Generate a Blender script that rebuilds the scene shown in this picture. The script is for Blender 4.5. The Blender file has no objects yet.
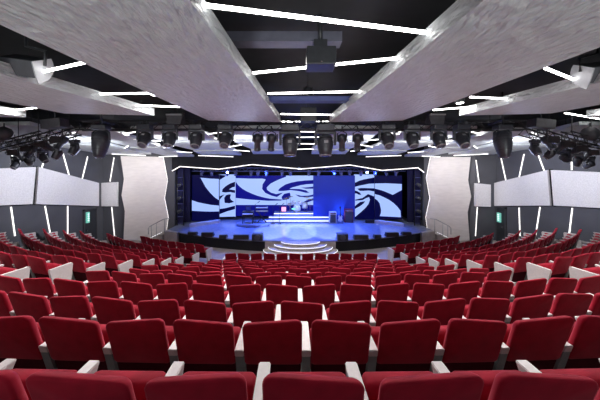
import bpy, bmesh, math, random
from mathutils import Vector, Matrix
random.seed(7)
C = bpy.context.scene.collection
PI = math.pi
R = math.radians
F = 267.0; CX = 294.0; CY = 165.0; X0 = -0.35; ZC = 4.79
STAGE = 0.61

# ---------------------------------------------------------------- projection of photo measurements to metres
def P(px, py, d):
    return Vector((X0 + (px-CX)/F*d, d, ZC + (CY-py)/F*d))
def on_h(px, py, h):
    return P(px, py, h*F/(CY-py))
def on_plane(px, py, p0, n):
    o = Vector((X0, 0, ZC)); v = Vector(((px-CX)/F, 1, (CY-py)/F))
    t = (Vector(p0)-o).dot(n)/v.dot(n)
    return o + v*t

# ---------------------------------------------------------------- materials
def mat(name, col, rough=.5, metal=0, sheen=0, noise=None, bump=None, emis=None, spec=.5, coat=0, sheen_col=None):
    m = bpy.data.materials.new(name); m.use_nodes = True
    nt = m.node_tree; b = nt.nodes['Principled BSDF']
    b.inputs['Base Color'].default_value = (*col, 1)
    b.inputs['Roughness'].default_value = rough
    b.inputs['Metallic'].default_value = metal
    b.inputs['Specular IOR Level'].default_value = spec
    b.inputs['Coat Weight'].default_value = coat
    if sheen:
        b.inputs['Sheen Weight'].default_value = sheen
        b.inputs['Sheen Roughness'].default_value = .35
        b.inputs['Sheen Tint'].default_value = (*(sheen_col or col), 1)
    if emis:
        b.inputs['Emission Color'].default_value = (*emis[0], 1)
        b.inputs['Emission Strength'].default_value = emis[1]
    tc = nt.nodes.new('ShaderNodeTexCoord')
    def tex(scale, stretch, detail=3):
        mp = nt.nodes.new('ShaderNodeMapping'); mp.inputs['Scale'].default_value = stretch
        nz = nt.nodes.new('ShaderNodeTexNoise'); nz.inputs['Scale'].default_value = scale; nz.inputs['Detail'].default_value = detail
        nt.links.new(tc.outputs['Object'], mp.inputs['Vector']); nt.links.new(mp.outputs['Vector'], nz.inputs['Vector'])
        return nz
    if noise:   # (scale, amount, stretch)
        nz = tex(noise[0], noise[2] if len(noise) > 2 else (1,1,1))
        rp = nt.nodes.new('ShaderNodeValToRGB')
        rp.color_ramp.elements[0].position = .3; rp.color_ramp.elements[1].position = .7
        a = noise[1]
        rp.color_ramp.elements[0].color = (*[c*(1-a) for c in col], 1)
        rp.color_ramp.elements[1].color = (*[min(1, c*(1+a)) for c in col], 1)
        nt.links.new(nz.outputs['Fac'], rp.inputs['Fac']); nt.links.new(rp.outputs['Color'], b.inputs['Base Color'])
    if bump:    # (scale, strength, stretch, distance)
        nz = tex(bump[0], bump[2])
        bp = nt.nodes.new('ShaderNodeBump'); bp.inputs['Strength'].default_value = bump[1]; bp.inputs['Distance'].default_value = bump[3]
        nt.links.new(nz.outputs['Fac'], bp.inputs['Height']); nt.links.new(bp.outputs['Normal'], b.inputs['Normal'])
    return m

M = {}
M['velvet'] = mat('red_velvet', (.33,.007,.024), .75, sheen=.55, noise=(9,.16), bump=(160,.12,(1,1,1),.002), spec=.15, sheen_col=(1,.25,.32))
M['back_low'] = mat('dark_lower_back', (.06,.004,.010), .9, spec=.1, noise=(12,.15))  # lower back panel, darker than the velvet above
M['arm'] = mat('pale_armrest', (.66,.60,.60), .42, noise=(30,.05))
M['post'] = mat('grey_support', (.22,.255,.255), .5, noise=(14,.08))
M['beam'] = mat('brushed_plaster', (.53,.57,.585), .42, noise=(3.2,.07,(3,1,3)), bump=(2.6,.75,(6,1.8,6),.10))
M['panelw'] = mat('stone_plaster', (.66,.62,.60), .5, noise=(2.5,.06,(1,1,3)), bump=(6,.2,(1,1,4),.02))
M['acoustic'] = mat('woven_panel', (.72,.71,.74), .55, noise=(22,.10), bump=(40,.3,(1,1,1),.02))
M['wall'] = mat('graphite_wall', (.075,.077,.092), .6, noise=(1.2,.1))
M['header'] = mat('header_panel', (.012,.013,.018), .7, spec=.2, noise=(2,.1))
M['dark'] = mat('dark_deck', (.011,.012,.015), .8, noise=(2,.3))
M['duct'] = mat('duct_metal', (.055,.055,.065), .55, noise=(6,.2))
M['ductv'] = mat('duct_lavender', (.085,.085,.115), .5, noise=(6,.15))
M['ductb'] = mat('duct_bluelit', (.05,.07,.22), .5, noise=(6,.15))  # blue light on the duct is painted into its base colour
M['floor'] = mat('taupe_carpet', (.36,.315,.30), .95, noise=(40,.15), bump=(200,.3,(1,1,1),.005))
M['led'] = mat('led_white', (.9,.9,.9), .5, emis=((1,.97,.95), 9))
M['led_wall'] = mat('led_wall', (.9,.9,.9), .5, emis=((1,.96,.92), 1.15))
M['led_far'] = mat('led_far', (.9,.9,.9), .5, emis=((1,.97,.95), 2.2))
M['led_soft'] = mat('led_warm', (.9,.9,.9), .5, emis=((1,.93,.85), 1.3))
M['led_cool'] = mat('led_step', (.9,.9,.9), .5, emis=((.95,.95,1), 1.1))
M['black'] = mat('black_metal', (.018,.019,.023), .42, noise=(15,.2))
M['blackm'] = mat('black_cloth', (.012,.012,.014), .85, noise=(15,.2))
M['headb'] = mat('lamp_housing', (.045,.048,.062), .32, noise=(20,.2))
M['lens'] = mat('lamp_lens', (.10,.11,.16), .08, spec=.9)
M['grey'] = mat('grey_metal', (.30,.31,.33), .45, noise=(10,.1))
M['chrome'] = mat('steel', (.6,.6,.62), .25, metal=.9)
M['speaker_side'] = mat('pale_bracket', (.30,.31,.33), .5, noise=(20,.05))
M['deck'] = mat('stage_deck', (.27,.30,.42), .22, noise=(5,.12), bump=(25,.05,(1,1,1),.01))
M['beige'] = mat('beige_stone', (.50,.45,.42), .6, noise=(4,.12), bump=(30,.1,(1,1,1),.01))
M['scr_dark'] = mat('screen_navy', (.003,.003,.006), .4, spec=.1, emis=((.001,.0012,.035), 1.0))
M['scr_light'] = mat('screen_paleblue', (.05,.05,.08), .35, emis=((.32,.46,.95), .95))
M['scr_mid'] = mat('screen_royal', (.004,.004,.01), .4, spec=.1, emis=((.003,.004,.19), 1.0))
M['scr_blank'] = mat('screen_blue', (.03,.06,.35), .4, spec=.15, emis=((.002,.003,.06), 1.0))
M['scr_red'] = mat('screen_red', (.05,.0,.01), .35, emis=((.5,.01,.12), 1.0))
M['wing'] = mat('stage_drape', (.03,.03,.11), .8, noise=(3,.2,(6,1,.3)))
M['bluelit_metal'] = mat('blue_lit_truss', (.10,.12,.35), .4, noise=(8,.3))  # blue stage light painted into the metal's own colour
M['beam_lamp'] = mat('blue_beam_lamp', (.5,.6,1), .4, emis=((.35,.6,1), 30))
M['downlight'] = mat('downlight_disc', (1,1,1), .4, emis=((1,.97,.95), 25))
M['green'] = mat('exit_sign_green', (.2,.5,.42), .5, emis=((.15,.52,.42), .55))
M['signwhite'] = mat('exit_sign_white', (.9,.9,.9), .5, emis=((.8,1,.95), .9))
M['door'] = mat('dark_door', (.022,.024,.03), .5, noise=(4,.1))
M['doorframe'] = mat('door_frame_grey', (.05,.05,.058), .5)
M['wood'] = mat('guitar_amp_maroon', (.16,.01,.05), .6, noise=(8,.2))
M['drum'] = mat('drum_white', (.75,.78,.85), .3)
M['cymbal'] = mat('cymbal_brass', (.75,.62,.35), .25, metal=1)
M['pinklamp'] = mat('pink_panel', (.6,.2,.3), .5, emis=((1,.35,.5), 1.2))
M['greenlamp'] = mat('green_panel', (.2,.7,.4), .5, emis=((.3,1,.5), .6))
M['podium'] = mat('podium_blue', (.22,.27,.45), .4, noise=(5,.1))
M['palebox'] = mat('pale_cabinet', (.62,.64,.68), .5, noise=(6,.1))

# ---------------------------------------------------------------- mesh helpers
class MB:
    def __init__(s): s.v = []; s.f = []; s.m = []; s.mats = []; s.sm = []
    def mi(s, m):
        if m not in s.mats: s.mats.append(m)
        return s.mats.index(m)
    def add(s, vs, fs, m, T=None, smooth=False):
        o = len(s.v); k = s.mi(m)
        s.v += [tuple(T @ Vector(v)) if T else tuple(v) for v in vs]
        for f in fs: s.f.append([o+i for i in f]); s.m.append(k); s.sm.append(smooth)
        return s
    def box(s, a, b, m, T=None, bev=0):
        x0,y0,z0 = a; x1,y1,z1 = b
        if bev:
            bm = bmesh.new(); bmesh.ops.create_cube(bm, size=1)
            for v in bm.verts:
                v.co = Vector(((x0+x1)/2+v.co.x*(x1-x0), (y0+y1)/2+v.co.y*(y1-y0), (z0+z1)/2+v.co.z*(z1-z0)))
            bmesh.ops.bevel(bm, geom=bm.edges[:], offset=bev, segments=2, affect='EDGES', profile=.6)
            bm.verts.index_update()
            s.add([v.co[:] for v in bm.verts], [[v.index for v in f.verts] for f in bm.faces], m, T); bm.free(); return s
        vs = [(x0,y0,z0),(x1,y0,z0),(x1,y1,z0),(x0,y1,z0),(x0,y0,z1),(x1,y0,z1),(x1,y1,z1),(x0,y1,z1)]
        return s.add(vs, [(0,3,2,1),(4,5,6,7),(0,1,5,4),(1,2,6,5),(2,3,7,6),(3,0,4,7)], m, T)
    def tube(s, pts, r, m, n=8, T=None):
        pts = [Vector(p) for p in pts]
        rings = []
        for i, p in enumerate(pts):
            d = (pts[min(i+1, len(pts)-1)] - pts[max(i-1, 0)]).normalized()
            up = Vector((0,0,1)) if abs(d.z) < .9 else Vector((1,0,0))
            a = d.cross(up).normalized(); b = d.cross(a).normalized()
            rings.append([p + r*(math.cos(2*PI*k/n)*a + math.sin(2*PI*k/n)*b) for k in range(n)])
        vs = [v for r_ in rings for v in r_]; fs = []
        for i in range(len(pts)-1):
            for k in range(n):
                fs.append((i*n+k, i*n+(k+1)%n, (i+1)*n+(k+1)%n, (i+1)*n+k))
        fs.append(list(range(n))[::-1]); fs.append([(len(pts)-1)*n+k for k in range(n)])
        return s.add(vs, fs, m, T, smooth=n > 6)
    def lathe(s, prof, m, n=16, T=None):   # profile (radius, z)
        vs = []; fs = []
        for r, z in prof:
            for k in range(n): vs.append((r*math.cos(2*PI*k/n), r*math.sin(2*PI*k/n), z))
        for i in range(len(prof)-1):
            for k in range(n): fs.append((i*n+k, i*n+(k+1)%n, (i+1)*n+(k+1)%n, (i+1)*n+k))
        fs.append([k for k in range(n)][::-1]); fs.append([(len(prof)-1)*n+k for k in range(n)])
        return s.add(vs, fs, m, T, smooth=True)
    def prism(s, poly, z0, z1, m, T=None):  # poly in xy
        n = len(poly)
        vs = [(x,y,z0) for x,y in poly] + [(x,y,z1) for x,y in poly]
        fs = [list(range(n))[::-1], [n+i for i in range(n)]] + [(i,(i+1)%n,n+(i+1)%n,n+i) for i in range(n)]
        return s.add(vs, fs, m, T)
    def slab(s, pts, off, m):               # any 3-D polygon given thickness along vector off
        off = Vector(off); n = len(pts)
        vs = [Vector(p) for p in pts] + [Vector(p)+off for p in pts]
        fs = [list(range(n)), [n+i for i in range(n)][::-1]] + [(i,n+i,n+(i+1)%n,(i+1)%n) for i in range(n)]
        return s.add(vs, fs, m)
    def bar(s, a, b, w, h, m):              # square-section bar from a to b
        a = Vector(a); b = Vector(b); d = (b-a).normalized()
        up = Vector((0,0,1)) if abs(d.z) < .9 else Vector((0,1,0))
        u = d.cross(up).normalized()*w/2; v = d.cross(u).normalized()*h/2
        vs = [a-u-v,a+u-v,a+u+v,a-u+v,b-u-v,b+u-v,b+u+v,b-u+v]
        return s.add(vs, [(0,3,2,1),(4,5,6,7),(0,1,5,4),(1,2,6,5),(2,3,7,6),(3,0,4,7)], m)
    def mesh(s, name):
        me = bpy.data.meshes.new(name)
        me.from_pydata(s.v, [], s.f)
        for m in s.mats: me.materials.append(m)
        me.polygons.foreach_set('material_index', s.m); me.polygons.foreach_set('use_smooth', s.sm)
        bm = bmesh.new(); bm.from_mesh(me)
        big = [f for f in bm.faces if len(f.verts) > 8]
        if big: bmesh.ops.triangulate(bm, faces=big)
        bmesh.ops.recalc_face_normals(bm, faces=bm.faces[:]); bm.to_mesh(me); bm.free()
        return me
    def build(s, name, parent=None, label=None):
        o = bpy.data.objects.new(name, s.mesh(name)); C.objects.link(o)
        if parent: o.parent = parent
        if label: o['label'] = label
        return o

def tag(o, label, cat, group=None, kind=None):
    o['label'] = label; o['category'] = cat
    if group: o['group'] = group
    if kind: o['kind'] = kind
    return o
def root(name, loc, label, cat, group=None, rz=0):
    o = bpy.data.objects.new(name, None); C.objects.link(o); o.location = loc; o.rotation_euler.z = rz
    o.empty_display_size = .2
    return tag(o, label, cat, group)
def struct(o, label=None):
    o['kind'] = 'structure'
    if label: o['label'] = label
    return o
def copy_tree(o, parent=None):
    c = o.copy(); C.objects.link(c); c.parent = parent
    for ch in list(o.children): copy_tree(ch, c)
    return c
ORD = 'zeroth first second third fourth fifth sixth seventh eighth ninth tenth eleventh twelfth thirteenth fourteenth fifteenth sixteenth seventeenth eighteenth nineteenth'.split()

# ================================================================ CAMERA
cam = bpy.data.cameras.new('camera'); co = bpy.data.objects.new('camera', cam); C.objects.link(co)
co.location = (X0, 0, ZC); co.rotation_euler = (PI/2, 0, 0)
cam.sensor_width = 36; cam.lens = F*36/600
cam.shift_x = (300-CX)/600; cam.shift_y = -(200-CY)/600; cam.clip_start = .05
bpy.context.scene.camera = co

# ================================================================ SEATING PLAN
def off(d): return X0 + .0225*d
#        d     drop to back top, offset
CENTRE = [(1.235,1.005,.065),(2.13,1.265,-.225),(3.04,1.575,.02),(3.98,1.80,.29),(4.93,2.06,-.025),(5.90,2.39,.24),
          (6.83,2.65,-.06),(7.75,2.93,.24),(8.70,3.20,-.02),(9.60,3.47,.25),(10.60,3.78,.0),(11.60,3.86,.34)]
SIDE = {11:(4.64,12.9),10:(4.90,11.9),9:(5.0,10.45),8:(5.05,9.5),7:(5.22,8.66),6:(5.40,7.76),5:(5.58,6.83),4:(5.68,5.9),3:(5.75,4.95),
        2:(5.9,4.1),1:(6.0,3.2),0:(6.1,2.3)}
PITCH = .562; RAD = 14.0; A0 = R(13); TOPZ = .93
CR = [60,45,28,36,32,34,36,40,55,70,90,200]
def sag(k, x): return x*x/(2*CR[k])
def edge(d): return 3.47 + .146*(11.6-d)
def arc(sx, sd, s, r_off=0):   # left side, old coordinates, forward offset r_off
    a = A0 + s/RAD; r = RAD - r_off
    cx = -sx + RAD*math.sin(A0); cd = sd + RAD*math.cos(A0)
    return cx - r*math.sin(a), cd - r*math.cos(a), a

def floor_z(k):
    return max(0, ZC - CENTRE[k][1] - TOPZ) if k < 11 else 0.0

# ---- floor: base and one tier per row
WX = 12.3
fl = MB()
fl.box((-WX-.3,-3.2,-.3),(WX+.3,24,0), M['floor'])
for k in range(10, -1, -1):
    d = CENTRE[k][0]; rise = .78
    sx, sd = SIDE[k]
    left = []
    for i in range(60):
        x, y, a = arc(sx, sd, i*.25, rise)
        x += off(y); left.append((x, y))
        if x < -WX: break
    left = [(max(-WX, x), y) for x, y in left]
    right = []
    for i in range(60):
        x, y, a = arc(sx, sd, i*.25, rise)
        x = -x + off(y); right.append((x, y))
        if x > WX: break
    right = [(min(WX, x), y) for x, y in right]
    e = edge(d) + .1; dd = d + rise
    mid = [(e*t/6+off(dd), dd+sag(k, e*t/6)) for t in range(-6,7)]
    poly = left[::-1] + mid + right + [(WX, -3), (-WX, -3)]
    fl.prism(poly, -.28, floor_z(k), M['floor'])
struct(fl.build('floor'))

# ---- seat template
W = .487
def outline(inset, slope, z0, z1, w=W, r=.05, rb=.03):
    pts = []
    x = w/2 - inset; b = z0 + inset; 
    def zt(xx): return z1 - inset + slope*xx
    r = max(.012, r-inset*.5)
    for cx, sgn in ((x-r, 1), (-x+r, -1)):
        c = (cx, zt(cx)-r)
        for k in range(6):
            t = k/5*PI/2
            if sgn > 0: pts.append((c[0]+r*math.cos(t), c[1]+r*math.sin(t)))
            else: pts.append((c[0]-r*math.sin(t), c[1]+r*math.cos(t)))
    for cx, sgn in ((-x+rb, -1), (x-rb, 1)):
        for k in range(3):
            t = k/2*PI/2
            if sgn < 0: pts.append((cx-rb*math.cos(t), b+rb-rb*math.sin(t)))
            else: pts.append((cx+rb*math.sin(t), b+rb-rb*math.cos(t)))
    return pts
def cushion(slope, z0, z1, loops, lean, m, w=W, pivot=None, r=.05):
    vs = []; fs = []; n = None
    for y, ins in loops:
        o = outline(ins, slope, z0, z1, w, r); n = len(o)
        for x, z in o: vs.append((x, y + (z1-z)*lean, z))
    L = len(loops)
    for i in range(L-1):
        for k in range(n): fs.append((i*n+k, i*n+(k+1)%n, (i+1)*n+(k+1)%n, (i+1)*n+k))
    mb = MB(); mb.add(vs, fs, m, smooth=True)
    for base, rev in ((0, True), ((L-1)*n, False)):
        ctr = Vector((0,0,0))
        for k in range(n): ctr += Vector(vs[base+k])
        ctr /= n; ctr.y += -.004 if rev else .012
        mb.add([vs[base+k] for k in range(n)] + [ctr], [(k,(k+1)%n,n) for k in range(n)], m, smooth=True)
    me = mb.mesh('cushion')
    bm = bmesh.new(); bm.from_mesh(me); bmesh.ops.remove_doubles(bm, verts=bm.verts[:], dist=.0005)
    bmesh.ops.recalc_face_normals(bm, faces=bm.faces[:]); bm.to_mesh(me); bm.free()
    return me
BACK_LOOPS = [(0,.018),(.003,.007),(.010,.001),(.02,0),(.034,.002),(.05,.010),(.066,.022),(.076,.040)]
LEAN = .30
back_mesh = {s: cushion(s*.09, .50, TOPZ, BACK_LOOPS, LEAN, M['velvet']) for s in (1,-1)}
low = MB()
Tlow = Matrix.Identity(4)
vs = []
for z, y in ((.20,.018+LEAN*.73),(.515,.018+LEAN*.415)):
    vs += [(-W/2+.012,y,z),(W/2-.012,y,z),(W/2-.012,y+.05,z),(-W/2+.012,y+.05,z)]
low.add(vs, [(0,3,2,1),(4,5,6,7),(0,1,5,4),(1,2,6,5),(2,3,7,6),(3,0,4,7)], M['back_low'])
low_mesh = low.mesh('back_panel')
pan_mesh = cushion(0, .36, .645, [(0,.03),(.006,.010),(.02,.0),(.085,0),(.105,.008),(.115,.03)], -.5, M['velvet'], w=.475, r=.04)
for v in pan_mesh.vertices: v.co.y += .34
def arm_meshes(side):
    x = side*PITCH/2
    a = MB()
    a.add([(x-.038,.105,.585),(x+.038,.105,.585),(x+.038,.46,.585),(x-.038,.46,.585),(x-.038,.083,.655),(x+.038,.083,.655),(x+.038,.50,.66),(x-.038,.50,.66)],
          [(0,3,2,1),(4,5,6,7),(0,1,5,4),(1,2,6,5),(2,3,7,6),(3,0,4,7)], M['arm'])
    me = a.mesh('armrest')
    bm = bmesh.new(); bm.from_mesh(me); bmesh.ops.bevel(bm, geom=bm.edges[:], offset=.006, segments=2, affect='EDGES'); bm.to_mesh(me); bm.free()
    p = MB()
    p.add([(x-.034,.27,0),(x+.034,.27,0),(x+.034,.46,0),(x-.034,.46,0),(x-.034,.107,.588),(x+.034,.107,.588),(x+.034,.40,.588),(x-.034,.40,.588)],
          [(0,3,2,1),(4,5,6,7),(0,1,5,4),(1,2,6,5),(2,3,7,6),(3,0,4,7)], M['post'])
    return me, p.mesh('arm_support')
ARM = {s: arm_meshes(s) for s in (1,-1)}
def end_mesh(side):
    x = side*(PITCH/2+.075)
    a = MB()
    pts = [(x-.03,.20,.0),(x-.03,.50,.0),(x-.03,.56,.62),(x-.03,.54,.655),(x-.03,.08,.65),(x-.03,.07,.60)]
    a.slab(pts, (.06,0,0), M['arm'])
    return a.mesh('end_panel')
END = {s: end_mesh(s) for s in (1,-1)}

def child(name, me, parent):
    o = bpy.data.objects.new(name, me); C.objects.link(o); o.parent = parent; return o
GROUP = {'c': 'red seats of the central block', 'l': 'red seats of the block by the left wall', 'r': 'red seats of the block by the right wall'}
seats = []   # dict(loc, rz, slant, arms, end, label, block)
for k, (d, drop, o) in enumerate(CENTRE):
    z = floor_z(k)
    ks = []; beyond = []
    for i in range(-12, 13):
        x = o + i*PITCH
        if abs(x)+PITCH/2 > edge(d) + (.16 if k > 3 else .55): continue
        if abs(x) > 1.123*(d+sag(k,x)) + .33:
            if abs(x) < 1.123*d + 2.1: beyond.append((i, x))
            continue
        ks.append((i, x))
    n = len(ks); whole = k >= 4
    for i, x in beyond:
        seats.append(dict(loc=(x+off(d), d+sag(k,x), z), rz=math.atan(x/CR[k]), s=1 if (i+k) % 2 else -1, arms=[-1, 1] if x > 0 and (i, x) == beyond[-1] else [-1], end=None, blk='c', out=True,
                          label='red velvet central seat, %s row from the camera, beyond the %s-side picture edge' % (ORD[k+1], 'left' if x < 0 else 'right')))
    for j, (i, x) in enumerate(ks):
        yw = math.atan(x/CR[k]); yy = d + sag(k, x)
        row = ORD[k+1]+' row from the camera' if k < 6 else ORD[12-k]+' row from the stage'
        if j < (n+1)//2: pos = ORD[j+1]+' from the left-side aisle' if whole else ORD[j+1]+' from the left-side picture edge'
        else: pos = ORD[n-j]+' from the right-side aisle' if whole else ORD[n-j]+' from the right-side picture edge'
        if (j == 0 or j == n-1) and whole: pos = 'at the left-side aisle' if j == 0 else 'at the right-side aisle'
        arms = [-1] + ([1] if j == n-1 else [])
        end = None
        if whole and j == 0: end = -1
        if whole and j == n-1: end = 1
        seats.append(dict(loc=(x+off(d), yy, z), rz=yw, s=1 if (i+k) % 2 else -1, arms=arms, end=end, blk='c',
                          label='red velvet central seat, %s, %s' % (row, pos)))
for k, (sx, sd) in SIDE.items():
    if k < 3: continue
    z = floor_z(k)
    for sgn, blk in ((-1,'l'),(1,'r')):
        rowpos = []
        for j in range(16):
            x, y, a = arc(sx, sd, (j+.5)*PITCH)
            if k == 11 and j >= 8: break
            if k == 10 and abs(x) > 10.7: break
            if abs(x) > 11.85: break
            X = -sgn*x if sgn > 0 else x
            X = (x if sgn < 0 else -x) + off(y)
            if abs(X-X0)*F/y > 400: continue
            rowpos.append((j, X, y, a))
        n = len(rowpos)
        for q, (j, X, y, a) in enumerate(rowpos):
            rz = -a if sgn < 0 else a
            row = ORD[12-k]+' row from the stage'
            pos = 'at the aisle end' if j == 0 else (ORD[j+1]+' in from the aisle')
            side = 'left' if sgn < 0 else 'right'
            seats.append(dict(loc=(X, y, z), rz=rz, s=1 if j % 2 else -1, arms=[sgn] , end=(-sgn if j == 0 else (sgn if q == n-1 and k > 5 else None)), blk=blk, out=abs(X-X0)*F/y > 312,
                              label='red velvet %s-side seat, %s, %s' % (side, row, pos)))
# the nearest 300 stand alone; the rest (far ends by the wall) are one mass
seats.sort(key=lambda s: (Vector(s['loc'])-Vector((X0,0,ZC))).length)
N_SEATS = len(seats)
seen = [s for s in seats if not s.get('out')]
for s in seen[:300] + [s for s in seats if s.get('out')]:
    r = root('theatre_seat', s['loc'], s['label'], 'seat', GROUP[s['blk']], s['rz'])
    child('backrest', back_mesh[s['s']], r)
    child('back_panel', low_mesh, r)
    child('seat_cushion', pan_mesh, r)
    for a in s['arms']:
        am = child('armrest', ARM[a][0], r)
        child('arm_support', ARM[a][1], am)
    if s['end']: child('end_panel', END[s['end']], r)
if len(seen) > 300:
    mb = MB()
    for s in seen[300:]:
        T = Matrix.Translation(s['loc']) @ Matrix.Rotation(s['rz'], 4, 'Z')
        ms = [back_mesh[s['s']], low_mesh, pan_mesh] + [m for a in s['arms'] for m in ARM[a]] + ([END[s['end']]] if s['end'] else [])
        for me in ms:
            mb.add([v.co for v in me.vertices], [list(p.vertices) for p in me.polygons], me.materials[0], T, smooth=me in (back_mesh[1], back_mesh[-1], pan_mesh))
    tag(mb.build('theatre_seats'), 'far ends of the curved seat rows beside the side walls near the stage', 'seats', kind='stuff')
bpy.context.scene['n_seats'] = N_SEATS

# ================================================================ WALLS
CORN = 16.7
for side, sg in (('left',-1),('right',1)):
    w = MB(); w.box((sg*WX, -3, -.3), (sg*(WX+.25), CORN, ZC+2.6), M['wall'])
    struct(w.build('wall_'+side))
# stage-side return walls, folded at the corner
for side, sg in (('left_return',-1),('right_return',1)):
    w = MB()
    pts = [(sg*WX, CORN),(sg*11.0, CORN+.05),(sg*8.55, 18.35),(sg*8.55,18.6),(sg*(WX+.25),18.6),(sg*(WX+.25),CORN)]
    w.prism(pts, -.3, ZC+2.0, M['wall'])
    struct(w.build('wall_'+side))
w = MB(); w.box((-12.5, 23.2, -.3), (12.5, 23.4, ZC+2.0), M['blackm']); struct(w.build('wall_back'))
for sg in (-1,1):
    w = MB(); w.box((sg*12.3, 18.6, -.3), (sg*12.5, 23.2, ZC+2.0), M['blackm']); struct(w.build('wall_stage_'+('left' if sg < 0 else 'right')))

NL = Vector((1,0,0))
def wall_pt(px, py, inset):
    sg = -1 if px < CX else 1
    return on_plane(px, py, (sg*(WX-inset),0,0), NL)
def ret_pt(px, py, inset=.02):
    sg = -1 if px < CX else 1
    return on_plane(px, py, (0, CORN-inset, 0), Vector((0,1,0)))
# acoustic panels on the side walls (outlines measured on the wall plane)
def wpanel(px_pts, label, ret=False):
    mb = MB()
    if ret:
        pts = [ret_pt(x, y, .02) for x, y in px_pts]; offv = Vector((0,-.12,0))
    else:
        sg = -1 if px_pts[0][0] < CX else 1
        pts = [wall_pt(x, y, .01) for x, y in px_pts]; offv = Vector((-sg*.12,0,0))
    mb.slab(pts, offv, M['acoustic'])
    tag(mb.build('wall_panel'), label, 'wall panel', 'pale acoustic wall panels')
wpanel([(-40,170),(33.5,167),(30,204),(-40,207)], 'pale woven wall panel at the left picture edge before the black slot')
wpanel([(36.5,167),(97,183),(97,206),(33.5,204)], 'long pale woven panel tapering to the corner on the left wall')
wpanel([(99.5,183),(118.5,182),(118.5,206),(99.5,206)], 'small pale woven panel above the lit strip at the left corner', True)
wpanel([(640,174),(553,170),(556,205.5),(640,210)], 'pale woven wall panel at the right picture edge before the black slot')
wpanel([(549.5,170),(492,184),(492,206),(552.5,205.5)], 'long pale woven panel tapering to the corner on the right wall')
wpanel([(489.5,184.5),(474,183),(474,206),(489.5,206.5)], 'small pale woven panel above the lit strip at the right corner', True)

tn0 = 30
for q in ([(33.2,166),(36.8,166),(33.9,205),(29.6,205)],[(552.8,169),(549.8,169),(552.9,206.5),(555.8,206.5)]):
    sg = -1 if q[0][0] < CX else 1
    mb = MB(); mb.slab([wall_pt(x, y, .005) for x, y in q], (-sg*.05,0,0), M['blackm']); struct(mb.build('trim_%d' % tn0)); tn0 += 1  # added black strip stands in for the dark gap between panels
# wall light strips
def strip(name, a, b, w, h, m, label, group, cat='light strip'):
    mb = MB(); mb.bar(a, b, w, h, m)
    return tag(mb.build(name), label, cat, group)
def wstrip(p, q, label, ret=False):
    f = (lambda x, y: ret_pt(x, y, .02)) if ret else (lambda x, y: wall_pt(x, y, .02))
    strip('wall_light_strip', f(*p), f(*q), .034, .04, M['led_wall'], label, 'lit strips on the grey side walls')
for i, (p, q) in enumerate([((12.3,154),(11.7,167.5)),((46.7,152.5),(41.7,168)),((62.7,152.5),(69,175)),((87.7,156.5),(82.3,178.5))]):
    wstrip(p, q, ORD[i+1]+' slanted light strip from the left edge, above the panel on left wall')
for i, (p, q) in enumerate([((11,207),(15,236)),((45,206),(50.7,236)),((67.7,206),(67.7,236))]):
    wstrip(p, q, ORD[i+1]+' light strip from the left edge, below the panel on left wall')
wstrip((114,157.5),(110,181.5), 'slanted light strip above the small panel beside the left white side panel', True)
wstrip((111.7,207),(114.5,236), 'light strip below the small panel beside the left white side panel', True)
for i, (p, q) in enumerate([((571.7,158.5),(571.7,170)),((538.3,155),(544.3,171)),((524,154),(519,178)),((501,158),(506,181))]):
    wstrip(p, q, ORD[i+1]+' slanted light strip from the right edge, above the panel on right wall')
for i, (p, q) in enumerate([((572.3,208),(569,236)),((540,207),(535.5,236)),((519,207.5),(520,236))]):
    wstrip(p, q, ORD[i+1]+' light strip from the right edge, below the panel on right wall')
wstrip((476,160),(479,182.5), 'slanted light strip above the small panel beside the right white side panel', True)
wstrip((477.3,207),(475.5,236), 'light strip below the small panel beside the right white side panel', True)

# exit doors with green signs
for side, pxs, sx in (('left',(82.5,96),(86.5,89)),('right',(493.5,507),(497.5,500.5))):
    sg = -1 if side == 'left' else 1
    i = 1 if sg < 0 else 2
    mb = MB()
    pts = [wall_pt(pxs[0],208,.0), wall_pt(pxs[1],208,.0)]
    y0, y1 = sorted((pts[0].y, pts[1].y)); y1 = min(y1, CORN-.06); zt = 2.25
    d_ = root('door_%d' % i, (sg*WX, (y0+y1)/2, 0), None or 'dark exit door', 'door'); del d_['category']; d_['kind'] = 'structure'
    L = lambda x, y, z: (x-sg*WX, y-(y0+y1)/2, z)
    lf = MB(); lf.box(L(sg*(WX-.05),y0+.08,.02), L(sg*(WX-.001),y1-.08,zt-.08), M['door']); lf.build('door_leaf', d_)
    fr = MB()
    for a, b in (((y0,0),(y0+.08,zt)),((y1-.08,0),(y1,zt)),((y0,zt-.08),(y1,zt))):
        fr.box(L(sg*(WX-.09),a[0],a[1]), L(sg*(WX-.001),b[0],b[1]), M['doorframe'])
    fr.build('door_frame', d_)
    hd = MB(); hd.box(L(sg*(WX-.12),y0+.2,1.0), L(sg*(WX-.05),y0+.26,1.1), M['chrome']); hd.build('door_handle', d_)
    # green sign standing off the wall
    a = wall_pt(sx[0],212.5,.1); b = wall_pt(sx[1],222.5,.1)
    s_ = root('exit_sign', (a.x, (a.y+b.y)/2, (a.z+b.z)/2), 'green lit vertical sign on the dark door by the %s wall corner' % side, 'sign', 'green door signs')
    hw = abs(a.y-b.y)/2; hh = abs(a.z-b.z)/2
    sb = MB(); sb.box((-.045,-hw,-hh),(.045,hw,hh), M['green']); sb.build('sign_box', s_)
    xx = -sg*.047
    for zz in (-.55,-.15,.25,.62):
        sm = MB(); sm.box((xx-.002,-hw*.5,hh*zz-.03),(xx+.002,hw*.5,hh*zz+.03), M['signwhite']); sm.build('sign_mark', s_)

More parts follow.
